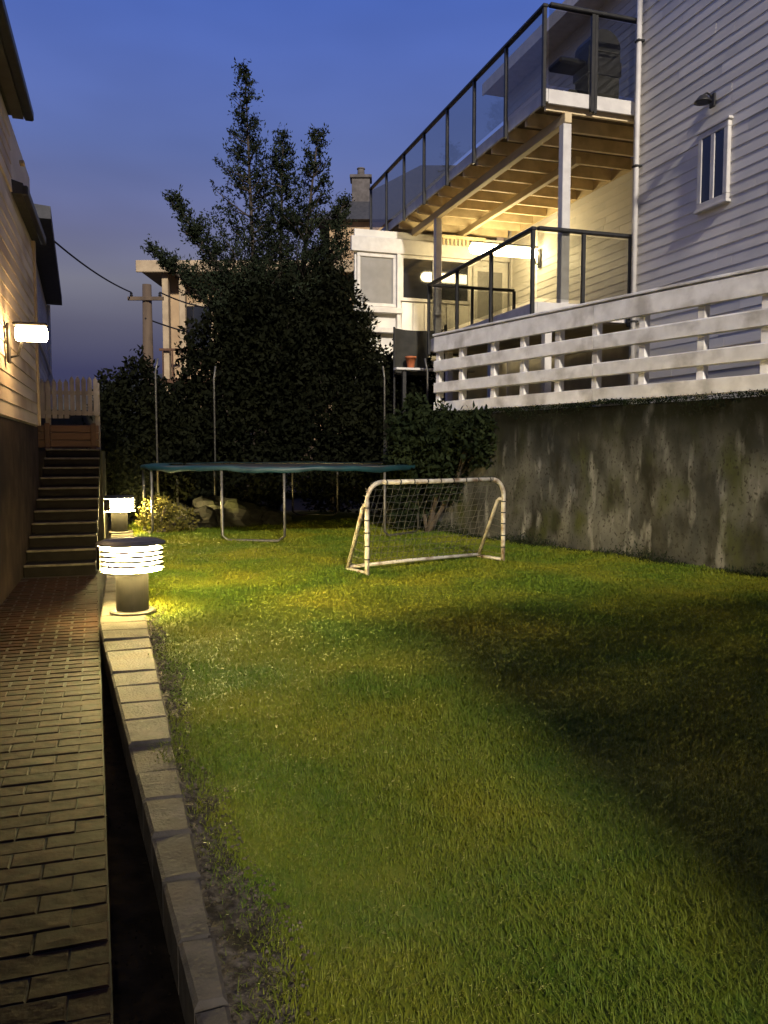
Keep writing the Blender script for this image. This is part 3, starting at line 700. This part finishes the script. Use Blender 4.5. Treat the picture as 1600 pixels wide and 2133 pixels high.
# ------------------------------------------------------------------ left house
TA = -1.12; SA = 12.5
lh = thing('cream_house', 'cream clapboard house at the left edge lit by a wall lamp', 'house', (TA, SA, 0))
fw = MB().box(TA-5, TA, -14.0, SA, -.2, 1.74).build('foundation', M['foundation'], lh)
lw = MB().box(TA-5, TA-.004, -14.0, SA-.002, 1.742, 5.15).build('wall', M['left_siding'], lh)
board_wall(lw, TA, SA - .06, 1.76, 4.26, SA - .06 + 13.9, .150, M['left_siding'], flip=True)
board_wall(lw, TA, 10.25, 4.31, 5.10, 10.25 + 13.9, .150, M['left_siding'], flip=True)
MB().cbox(TA-.05, TA+.045, SA-.058, SA+.03, 1.76, 4.30, .006).build('corner_board', M['far_trim'], lw)
r1 = MB().prism([(-.95, 5.17), (-.95, 5.30), (-3.6, 7.9), (-6.4, 5.30), (-6.4, 5.17)], 'y', -14.3, 10.32).build('roof', M['roof'], lh)
MB().cbox(-.97, -.87, -14.3, 10.42, 5.16, 5.27, .015).build('gutter', M['metal_dark'], r1)
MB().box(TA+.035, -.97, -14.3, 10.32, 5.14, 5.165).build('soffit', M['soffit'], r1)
r2 = MB().prism([(-1.0, 4.32), (-1.0, 4.44), (-3.4, 5.14), (-6.0, 4.44), (-6.0, 4.32)], 'y', 10.33, SA+.16).build('roof', M['roof'], lh)
MB().cbox(-1.02, -.95, 10.33, SA+.2, 4.31, 4.42, .012).build('gutter', M['metal_dark'], r2)
MB().cbox(-.99, -.94, 9.9, 10.0, 4.52, 4.56, .006).build('bracket', M['far_trim'], lw)
streak_lamp('wall lamp stretched into a glowing streak on the cream house wall', -.70, TA+.03, 9.2, 2.60, M['lamp_streak_left'], .075)
pipe = thing('water_pipe', 'thin pale horizontal pipe with a small box on the grey house corner', 'pipe', (-1.3, 14.0, 2.9))

# grey house behind it
BROT = R(20.3); b0 = to_world((0, 0, 0))
near = Vector((-5.98, 15.0, 0)); cb, sb = math.cos(BROT), math.sin(BROT)
ox, oy = near.x*cb + near.y*sb, -near.x*sb + near.y*cb
gh = thing('grey_house', 'tall grey boarded house behind the cream house on the left', 'house', (ox-.4, oy, 2.0), BROT)
gw = MB().box(ox-5, ox-.42, oy+.35, oy+9.0, -.2, 5.55).build('wall', M['grey_siding'], gh)
board_wall(gw, ox-.42, oy+8.94, 2.2, 5.5, 8.5, .16, M['grey_siding'], flip=True)
board_wall(gw, ox-5, oy+.35, 2.2, 5.5, 4.5, .16, M['grey_siding'], axis='x')
MB().cbox(ox-.47, ox-.38, oy+8.94, oy+9.05, 2.0, 5.5, .008).build('corner_board', M['trim'], gw)
gr = MB().prism([(ox, 5.56), (ox, 5.78), (ox-2.6, 5.98), (ox-5.4, 5.78), (ox-5.4, 5.56)], 'y', oy, oy+9.3).build('roof', M['roof'], gh)
MB().tube([(ox-.36, oy+9.02, 5.5), (ox-.36, oy+9.02, 2.2)], .05, 8).build('downpipe', M['trim'], gh)
C.objects.unlink(pipe); bpy.data.objects.remove(pipe)
mb = MB().tube([(ox-.36, oy+1, 3.62), (ox-.34, oy+5, 3.60), (ox-.36, oy+9.0, 3.58)], .035, 8)
mb.build('pipe', M['trim'], gh)
MB().cbox(ox-.41, ox-.28, oy+8.4, oy+8.7, 3.2, 3.5, .01).build('meter_box', M['trim'], gh)

# ------------------------------------------------------------------ stone stair and terrace on the left
stair = bpy.data.objects.new('stair', None); C.objects.link(stair); stair.rotation_euler = (0, 0, ANG); stair['kind'] = 'structure'; stair['_o'] = [0, 0, 0]
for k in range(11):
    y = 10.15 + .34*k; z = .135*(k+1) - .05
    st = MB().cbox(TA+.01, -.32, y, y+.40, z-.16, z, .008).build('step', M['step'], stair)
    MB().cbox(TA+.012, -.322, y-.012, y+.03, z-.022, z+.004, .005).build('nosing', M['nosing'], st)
lt = MB().box(-7, -.30, 13.9, 17.0, -.2, 1.40); lt.box(-9, -.30, 17.0, 40, -.2, 2.2)
single(lt, 'terrace', M['terrace'], '', '', (0, 0, 0), kind='structure')
# brown timber edging at the top of the stair
tb = thing('timber_edging', 'brown timber boards edging the terrace at the stair top', 'timber', (-.8, 13.8, 1.4))
for k, z in enumerate((1.46, 1.58, 1.70)): MB().cbox(-2.2, -.34, 13.86, 13.91, z, z+.112, .006).build('board', M['brown_wood'], tb)
for x in (-.42, -1.1, -1.8): MB().cbox(x-.04, x+.04, 13.80, 13.858, 1.40, 1.84, .006).build('post', M['brown_wood'], tb)
# picket fence on the terrace
pf = thing('picket_fence', 'pale picket fence stepping along the left terrace', 'fence', (-1.0, 13.98, 1.8))
pk = mesh_of(MB().prism([(-.034, 0), (.034, 0), (.034, .56), (0, .62), (-.034, .56)], 'y', -.012, .012), 'picket', M['picket'])
oo = pf['_o']; L = []
for k in range(20):
    x = -2.05 + .088*k; L.append((x - oo[0], 13.97 - oo[1], 1.84 + .05*math.floor(k/5) - oo[2] - .02))
copies('picket', pk, pf, L)
MB().cbox(-2.1, -.32, 13.99, 14.03, 1.98, 2.04, .005).build('rail', M['picket'], pf)
MB().cbox(-2.1, -.32, 13.99, 14.03, 2.30, 2.36, .005).build('rail', M['picket'], pf)
for x in (-2.0, -1.1, -.36): MB().cbox(x-.04, x+.04, 14.032, 14.11, 1.40, 2.50, .006).build('post', M['picket'], pf)

# ------------------------------------------------------------------ bollard lamps along the kerb
def bollard(label, t, s, z=0.0, sh=205):
    b = thing('bollard_lamp', label, 'lamp', (t, s, z), group='louvred bollard lamps along the kerb')
    MB().lathe([(.19, 0), (.19, .018), (.175, .026)], (t, s, z), 28).build('base_plate', M['bollard'], b)
    MB().lathe([(.135, .027), (.135, .358), (.27, .376), (.27, .384)], (t, s, z), 28).build('post', M['louvre'], b)
    MB().lathe([(.228, .385), (.228, .585)], (t, s, z), 28).build('light_core', M['lamp_bollard'], b)
    MB().lathe([(.265, .586), (.285, .592), (.285, .606), (.23, .628), (.05, .636)], (t, s, z), 32).build('cap', M['bollard'], b)
    MB().lathe([(.215, .3655), (.262, .3725), (.263, .3735), (.214, .3668)], (t, s, z), 32).build('added_glow_ring', M['added_ring'], b)  # hidden glowing ring, added to brighten the ground around the bollard
    for k in range(4):
        zz = .419 + .040*k
        MB().lathe([(.230, zz-.003), (.264, zz-.008), (.264, zz+.013), (.230, zz+.018)], (t, s, z), 32).build('louvre', M['louvre'], b)
    # solid shield on the path side, added to keep lamplight off path and stair
    A0, A1, nn = R(93), R(sh), 18; sv = []
    for k in range(nn+1):
        an = A0 + (A1-A0)*k/nn
        for r_, zz in ((.276, .386), (.276, .585), (.282, .585), (.282, .386)): sv.append((t + r_*math.cos(an), s + r_*math.sin(an), z + zz))
    MB().add(sv, [(4*k+j, 4*k+(j+1)%4, 4*k+4+(j+1)%4, 4*k+4+j) for k in range(nn) for j in range(4)] + [(0,1,2,3), (4*nn+3, 4*nn+2, 4*nn+1, 4*nn)]).build('added_shield', M['bollard'], b)
    for a in range(4):
        an = math.pi/4 + a*math.pi/2; x, y = t + .262*math.cos(an), s + .262*math.sin(an)
        MB().tube([(x, y, z+.384), (x, y, z+.59)], .006, 6).build('rod', M['louvre'], b)
    return b
bollard('lit louvred bollard lamp standing on the kerb nearest the goal', .06, 7.25, .022)
bollard('lit louvred bollard lamp at the foot of the stair beside leafy shrub', -.06, 14.5, .022, 240)

# ------------------------------------------------------------------ football goal (world frame)
G1 = Vector((-.19, 9.10, 0)); G2 = Vector((1.51, 10.30, 0)); gd = (G2-G1).normalized(); gb = Vector((-gd.y, gd.x, 0)); GW = (G2-G1).length
goal = thing('football_goal', 'small white tube football goal with dark net on the lawn', 'goal', (.66, 9.7, 0), 0)
GH, GR, cr_ = 1.05, .027, .20
def gp(u, b, z): p = G1 + gd*u + gb*b; return (p.x, p.y, z)
arc = lambda u0, sg: [gp(u0 + sg*cr_*(1-math.cos(a)), 0, GH-cr_+cr_*math.sin(a)) for a in np.linspace(0, math.pi/2, 8)]
MB().tube([gp(0, 0, 0), gp(0, 0, .4)] + arc(0, 1), GR, 12).build('post', M['white_pipe'], goal, smooth=True)
MB().tube([gp(GW, 0, 0), gp(GW, 0, .4)] + arc(GW, -1), GR, 12).build('post', M['white_pipe'], goal, smooth=True)
MB().tube([gp(cr_-.01, 0, GH+.001), gp(GW/2, 0, GH-.004), gp(GW-cr_+.01, 0, GH+.001)], GR*1.02, 12).build('crossbar', M['white_pipe'], goal, smooth=True)
BD = .44
for u, sg in ((0, 1), (GW, -1)):
    MB().tube([gp(u, .0, .80), gp(u+.01*sg, .06, .80), gp(u+.012*sg, .10, .77), gp(u+.02*sg, BD, .03)], GR*.82, 10).build('brace', M['white_pipe'], goal, smooth=True)
    MB().tube([gp(u, .0, .03), gp(u+.02*sg, BD, .03)], GR*.82, 10).build('ground_bar', M['white_pipe'], goal, smooth=True)
    for z in (.18, .33, .48, .62, .76):
        MB().tube([gp(u, 0, z), gp(u, 0, z+.016)], GR*1.16, 12).build('net_tie', M['tape'], goal)
MB().tube([gp(.02, BD, .05), gp(GW*.45, BD, .06), gp(GW-.02, BD, .05)], GR*.82, 10).build('ground_bar', M['white_pipe'], goal, smooth=True)
for u in np.linspace(.25, GW-.25, 9):
    MB().tube([gp(u, 0, GH), gp(u+.014, 0, GH)], GR*1.16, 12).build('net_tie', M['tape'], goal)
net = MB(); nu, nv = 24, 13
def netp(i, j):
    f, g = i/nu, j/nv; sag = .05*math.sin(math.pi*f)*math.sin(math.pi*g)
    return gp(.06 + (GW-.12)*f, BD*g + sag + .012*math.sin(i*2.1+j), GH*(1-g) + .04*g - .05*math.sin(math.pi*f)*g*(1-g)*2 + .008*math.sin(i*1.7+j*2.3))
for i in range(nu+1): net.tube([netp(i, j) for j in range(nv+1)], .0028, 3, False)
for j in range(nv+1): net.tube([netp(i, j) for i in range(nu+1)], .0028, 3, False)
for u in (0, GW):
    for j in range(1, 12):
        g = j/12; net.tube([gp(u, 0, GH*(1-g)), gp(u, BD*g, GH*(1-g)+.03)], .0028, 3, False)
net.build('net', M['net'], goal)

# ------------------------------------------------------------------ trampoline
TC = Vector((-1.75, 15.05, 0)); TRr = 2.58; TZ = 1.14
tr = thing('trampoline', 'large round trampoline with teal edge pad behind the goal', 'trampoline', (TC.x, TC.y, 0), 0)
def ring(r, n=48, z=TZ): return [(TC.x + r*math.cos(2*math.pi*k/n), TC.y + r*math.sin(2*math.pi*k/n), z) for k in range(n+1)]
MB().tube(ring(TRr), .026, 8, False).build('rim', M['galv'], tr, smooth=True)
pad = MB(); n = 72; prof = [(TRr-.36, .020), (TRr-.2, .030), (TRr-.05, .030), (TRr+.03, .020), (TRr+.045, .0), (TRr+.042, -.045), (TRr+.03, -.055)]
pv = []
for k in range(n):
    a = 2*math.pi*k/n; sagz = .012*math.sin(a*9) + .008*math.sin(a*23)
    for r, z in prof: pv.append((TC.x + r*math.cos(a), TC.y + r*math.sin(a), TZ + z + sagz*(1.5 if z < 0 else .7)))
m_ = len(prof); pad.add(pv, [(k*m_+j, k*m_+j+1, ((k+1) % n)*m_+j+1, ((k+1) % n)*m_+j) for k in range(n) for j in range(m_-1)])
pad.build('edge_pad', M['teal'], tr, smooth=True)
MB().lathe([(TRr-.38, -.012), (TRr-.38, .0)], (TC.x, TC.y, TZ), 48).build('jumping_mat', M['mat_black'], tr)
for k in range(6):
    a = R(-96 + 60*k); d = R(11)
    p = lambda aa, r, z: (TC.x + r*math.cos(aa), TC.y + r*math.sin(aa), z)
    MB().tube([p(a-d, TRr, TZ-.03), p(a-d, TRr, .10), p(a-d*.8, TRr, .03), p(a+d*.8, TRr, .03), p(a+d, TRr, .10), p(a+d, TRr, TZ-.03)], .021, 8).build('leg', M['galv'], tr, smooth=True)
for a in (R(168), R(12), R(48), R(132)):
    x, y = TC.x + (TRr+.05)*math.cos(a), TC.y + (TRr+.05)*math.sin(a)
    MB().tube([(x, y, .25), (x, y, 2.9), (x + .05*math.cos(a+math.pi), y, 3.15)], .019, 8).build('net_pole', M['galv'], tr, smooth=True)

# ------------------------------------------------------------------ trees and shrubs
def crown_points(leaders, n_br, per, rnd=.16):
    """branches sweep out and up from each leader; leaves sit in tufts along side twigs"""
    pts = []; limbs = []
    for (b, t, rad, w) in leaders:
        b, t = np.array(b, float), np.array(t, float)
        for i in range(int(n_br*w)):
            f = random.random()**1.1
            prof = rad*(1-f)**.95*(.6+.4*min(1, f*5)) + .10
            a = random.uniform(0, 2*math.pi); L = prof*random.uniform(.5, 1.2)
            root = b + (t-b)*f; d = np.array([math.cos(a), math.sin(a), random.uniform(.25, .9)])
            end = root + d*L; limbs.append((root, end))
            for q in range(max(3, int(per*(.35 + .65*(1-f))))):
                g = random.uniform(.2, 1.0); tw = d*random.uniform(.2, .8) + rng.normal(size=3)*.55; tw[2] += .45
                st_ = root + (end-root)*g; Lt = random.uniform(.12, .34)*(.5+.5*(1-f))
                for k in range(7): pts.append(st_ + tw*Lt*(k+random.random())/7 + rng.normal(size=3)*.018)
    return pts, limbs
def tree(name, label, cat, base, leaders, n_br, per, size, lm, group=None, rnd=.16, limb_every=3):
    t = thing(name, label, cat, base, 0, group)
    pts, limbs = crown_points(leaders, n_br, per, rnd)
    leaves(pts, size, 'crown', lm, t, base, .6, 2.6)
    mb = MB()
    for (b, e, rad, w) in leaders:
        b, e = Vector(b), Vector(e); lo = Vector(base)
        mb.tube([lo + (b-lo)*.0, lo + (b-lo)*.6 + Vector((.05, 0, 0)), b, b+(e-b)*.5, e], [.13, .10, .085, .045, .008], 7)
    for i, (r_, e) in enumerate(limbs):
        if i % limb_every == 0: mb.tube([r_, (np.array(r_)+e)/2 + [0, 0, -.03], e], [.022, .014, .004], 4, False)
    mb.build('trunk', M['bark'], t, smooth=True)
    return t
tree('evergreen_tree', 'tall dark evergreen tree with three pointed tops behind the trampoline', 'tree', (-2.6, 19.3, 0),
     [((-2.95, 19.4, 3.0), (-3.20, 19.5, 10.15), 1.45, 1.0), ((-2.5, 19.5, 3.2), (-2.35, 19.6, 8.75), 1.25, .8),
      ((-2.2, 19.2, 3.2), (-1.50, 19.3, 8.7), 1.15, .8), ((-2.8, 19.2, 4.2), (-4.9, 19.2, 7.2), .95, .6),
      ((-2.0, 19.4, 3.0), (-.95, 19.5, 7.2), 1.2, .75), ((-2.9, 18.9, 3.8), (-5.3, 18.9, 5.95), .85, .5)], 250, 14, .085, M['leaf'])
def blob_points(blobs, n):
    pts = []; tot = sum(b[3]*b[4]*b[5] for b in blobs)
    for (x, y, z, a, b, c) in blobs:
        k = int(n*a*b*c/tot)
        d = rng.normal(size=(k, 3)); d /= np.linalg.norm(d, axis=1)[:, None]
        lump = 1 + .13*np.sin(d[:, 0]*7+x*3)*np.cos(d[:, 2]*6+y) + .09*np.sin(d[:, 1]*11+d[:, 2]*9)
        r = (rng.random(k)**.28*1.04*lump)[:, None]; pts.append(np.array([x, y, z]) + d*r*np.array([a, b, c]))
    return np.concatenate(pts)
def shrub(name, label, cat, base, blobs, n, size, lm, group=None):
    t = thing(name, label, cat, base, 0, group); p = blob_points(blobs, n); p = p[p[:, 2] > .02 + base[2]]
    leaves(p, size, 'crown', lm, t, base)
    mb = MB()
    for (x, y, z, a, b, c) in blobs:
        for k in range(3):
            an = random.uniform(0, 6.28); mb.tube([base, ((base[0]+x)/2, (base[1]+y)/2, base[2]+(z-base[2])*.5), (x+a*.6*math.cos(an), y+b*.6*math.sin(an), z+c*.4)], [.05, .035, .01], 5, False)
    mb.build('trunk', M['bark'], t, smooth=True)
    return t
G = 'dark shrubs filling the back of the yard'
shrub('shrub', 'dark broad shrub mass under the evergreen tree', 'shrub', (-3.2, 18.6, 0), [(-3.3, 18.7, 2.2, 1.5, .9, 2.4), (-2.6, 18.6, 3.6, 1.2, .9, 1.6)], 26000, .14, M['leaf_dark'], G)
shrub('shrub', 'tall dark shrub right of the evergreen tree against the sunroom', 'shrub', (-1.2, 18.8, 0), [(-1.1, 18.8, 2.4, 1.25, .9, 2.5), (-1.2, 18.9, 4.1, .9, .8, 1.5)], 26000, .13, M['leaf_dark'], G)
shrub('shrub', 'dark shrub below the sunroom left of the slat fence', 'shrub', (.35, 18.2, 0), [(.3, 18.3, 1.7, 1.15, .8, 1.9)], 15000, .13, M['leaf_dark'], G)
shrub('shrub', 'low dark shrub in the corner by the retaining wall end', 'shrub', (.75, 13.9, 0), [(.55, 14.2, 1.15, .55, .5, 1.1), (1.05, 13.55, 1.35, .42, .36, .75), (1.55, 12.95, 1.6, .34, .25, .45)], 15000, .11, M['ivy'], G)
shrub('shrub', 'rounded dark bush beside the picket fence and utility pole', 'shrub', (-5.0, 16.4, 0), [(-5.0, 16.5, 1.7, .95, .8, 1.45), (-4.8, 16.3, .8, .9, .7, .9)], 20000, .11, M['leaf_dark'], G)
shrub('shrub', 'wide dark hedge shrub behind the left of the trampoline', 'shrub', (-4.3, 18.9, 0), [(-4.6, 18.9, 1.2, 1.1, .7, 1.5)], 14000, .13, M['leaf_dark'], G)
shrub('leafy_plant', 'small leafy plant lit yellow beside the far bollard lamp', 'plant', (-3.85, 13.9, 0), [(-3.85, 13.95, .30, .34, .25, .34), (-3.5, 14.0, .2, .3, .2, .24)], 1500, .075, M['leaf_bright'])
# boulders under the left of the trampoline
for i, (x, y, r) in enumerate([(-3.4, 14.9, .34), (-2.8, 15.3, .42), (-3.9, 15.3, .38), (-2.2, 15.6, .3), (-3.2, 15.8, .5)]):
    bm = bmesh.new(); bmesh.ops.create_icosphere(bm, subdivisions=3, radius=r)
    for v in bm.verts:
        d = v.co.normalized(); k = 1 + .16*math.sin(d.x*5+i*2)*math.cos(d.y*4+i) + .10*math.sin(d.z*7+d.x*4+i) + random.uniform(-.02, .02)
        v.co = Vector((v.co.x*k*1.2, v.co.y*k, v.co.z*k*.72))
    me = bpy.data.meshes.new('rock'); bm.to_mesh(me); bm.free(); me.materials.append(M['rock'])
    ob = bpy.data.objects.new('rock', me); C.objects.link(ob); ob.location = (x, y, r*.35)
    tag(ob, ['grey boulder at the front left under the trampoline', 'second grey boulder from the left under the trampoline', 'grey boulder beside the leafy plant',
             'smallest grey boulder under the middle of the trampoline', 'largest grey boulder at the back under the trampoline'][i], 'rock', 'boulders under the trampoline')

# ------------------------------------------------------------------ utility pole and cables
up = thing('utility_pole', 'weathered wooden utility pole behind the dark bush', 'pole', (-6.3, 22, 0), 0)
MB().tube([(-6.3, 22, 0), (-6.29, 22, 3), (-6.28, 22, 5.8)], [.17, .15, .12], 12).build('shaft', M['pole'], up, smooth=True)
MB().cbox(-6.75, -5.8, 21.82, 21.87, 5.36, 5.46, .008).build('cross_arm', M['pole'], up)
for x in (-6.65, -5.9): MB().lathe([(.03, 0), (.045, .03), (.03, .06), (.04, .09), (.015, .11)], (x, 21.845, 5.46), 10).build('insulator', M['black'], up)
def cable(label, a, b, sag, r=.014, g=None):
    a, b = Vector(a), Vector(b)
    mb = MB().tube([a + (b-a)*f - Vector((0, 0, sag*4*f*(1-f))) for f in np.linspace(0, 1, 18)], r, 5)
    return single(mb, 'cable', M['cable'], label, 'cable', tuple(a), 0, g)
cable('thin black cable from the grey house roof down to the utility pole', (-6.70, 16.9, 5.66), (-6.65, 21.845, 5.57), .10, .02)
cable('upper black cable running from the utility pole to the tan house', (-5.9, 21.845, 5.57), (-4.3, 26.8, 6.1), .25, .022)
cable('lower sagging black cable between the utility pole and the tan house', (-6.3, 21.86, 4.9), (-3.4, 26.8, 5.0), .25, .022)

# ------------------------------------------------------------------ houses behind
fh = thing('tan_house', 'flat roofed tan house with a porch behind the evergreen tree', 'house', (-5.6, 28, 0), 0)
MB().box(-7.3, 0.5, 27.6, 34, 0, 7.2).build('wall', M['far_wall'], fh)
frf = MB().cbox(-7.9, .9, 26.7, 34.5, 7.2, 7.45, .02).build('roof', M['far_trim'], fh)
MB().cbox(-7.95, .95, 26.62, 26.69, 7.12, 7.50, .02).build('fascia', M['far_trim'], frf)
for x in (-7.1, -6.55, -4.4): MB().cbox(x-.10, x+.10, 26.9, 27.1, 0, 7.19, .015).build('porch_post', M['far_trim'], fh)
bal = MB().box(-7.3, -3.0, 26.75, 27.59, 3.6, 3.75).build('porch_floor', M['brown_wood'], fh)
MB().cbox(-7.3, -3.0, 26.78, 26.84, 4.65, 4.73, .01).build('porch_rail', M['brown_wood'], bal)
for k in range(14): MB().box(-7.2+.31*k, -7.16+.31*k, 26.79, 26.83, 3.76, 4.64).build('baluster', M['brown_wood'], bal)
for x in (-6.2, -4.9, -3.3):
    wf = MB().box(x-.45, x+.45, 27.53, 27.59, 4.4, 6.2).build('window', M['pane'], fh)
    for a in [(x-.52, x+.52, 6.2, 6.3), (x-.52, x+.52, 4.3, 4.4), (x-.52, x-.45, 4.401, 6.199), (x+.45, x+.52, 4.401, 6.199)]:
        MB().box(a[0], a[1], 27.5, 27.598, a[2], a[3]).build('window_frame', M['far_trim'], wf)
nh = thing('slate_roofed_house', 'dark slate roofed house with chimney behind the upper balcony', 'house', (1.5, 36, 0), 0)
MB().box(-2.2, 6.6, 33.6, 40, 0, 10.6).build('wall', M['far_wall'], nh)
nr = MB(); rv = [(-2.7, 33.2, 10.6), (7.2, 33.2, 10.6), (7.2, 40.4, 10.6), (-2.7, 40.4, 10.6), (1.6, 36.8, 13.9), (3.4, 36.8, 13.9)]
nr.add(rv, [(0, 1, 5, 4), (1, 2, 5), (2, 3, 4, 5), (3, 0, 4), (0, 3, 2, 1)])
nr = nr.build('roof', M['slate'], nh)
ch = MB().cbox(-1.32, -.58, 34.3, 35.0, 10.9, 12.55, .02).build('chimney', M['brick_dark'], nr)
MB().cbox(-1.40, -.50, 34.22, 35.08, 12.551, 12.68, .02).build('chimney_cap', M['brick_dark'], nr)
MB().lathe([(.16, 0), (.14, .3), (.17, .32), (.17, .36)], (-.95, 34.65, 12.682), 14).build('chimney_pot', M['brick_dark'], nr)

# ------------------------------------------------------------------ far hill
hv = []; n = 120
for i in range(n+1):
    x = -2200 + 4400*i/n; h = 150 + 60*math.sin(x*.0021+1.0) + 22*math.sin(x*.009) + 9*math.sin(x*.031)
    hv += [(x, 1400, -5), (x, 1750, h*.8+20), (x, 2100, h+30)]
mb = MB(); mb.add(hv, [(3*i+j, 3*i+3+j, 3*i+4+j, 3*i+1+j) for i in range(n) for j in range(2)])
single(mb, 'hill', M['hill'], '', '', (0, 0, 0), 0, kind='structure', smooth=True)

for ob in bpy.data.objects:
    if '_o' in ob: del ob['_o']
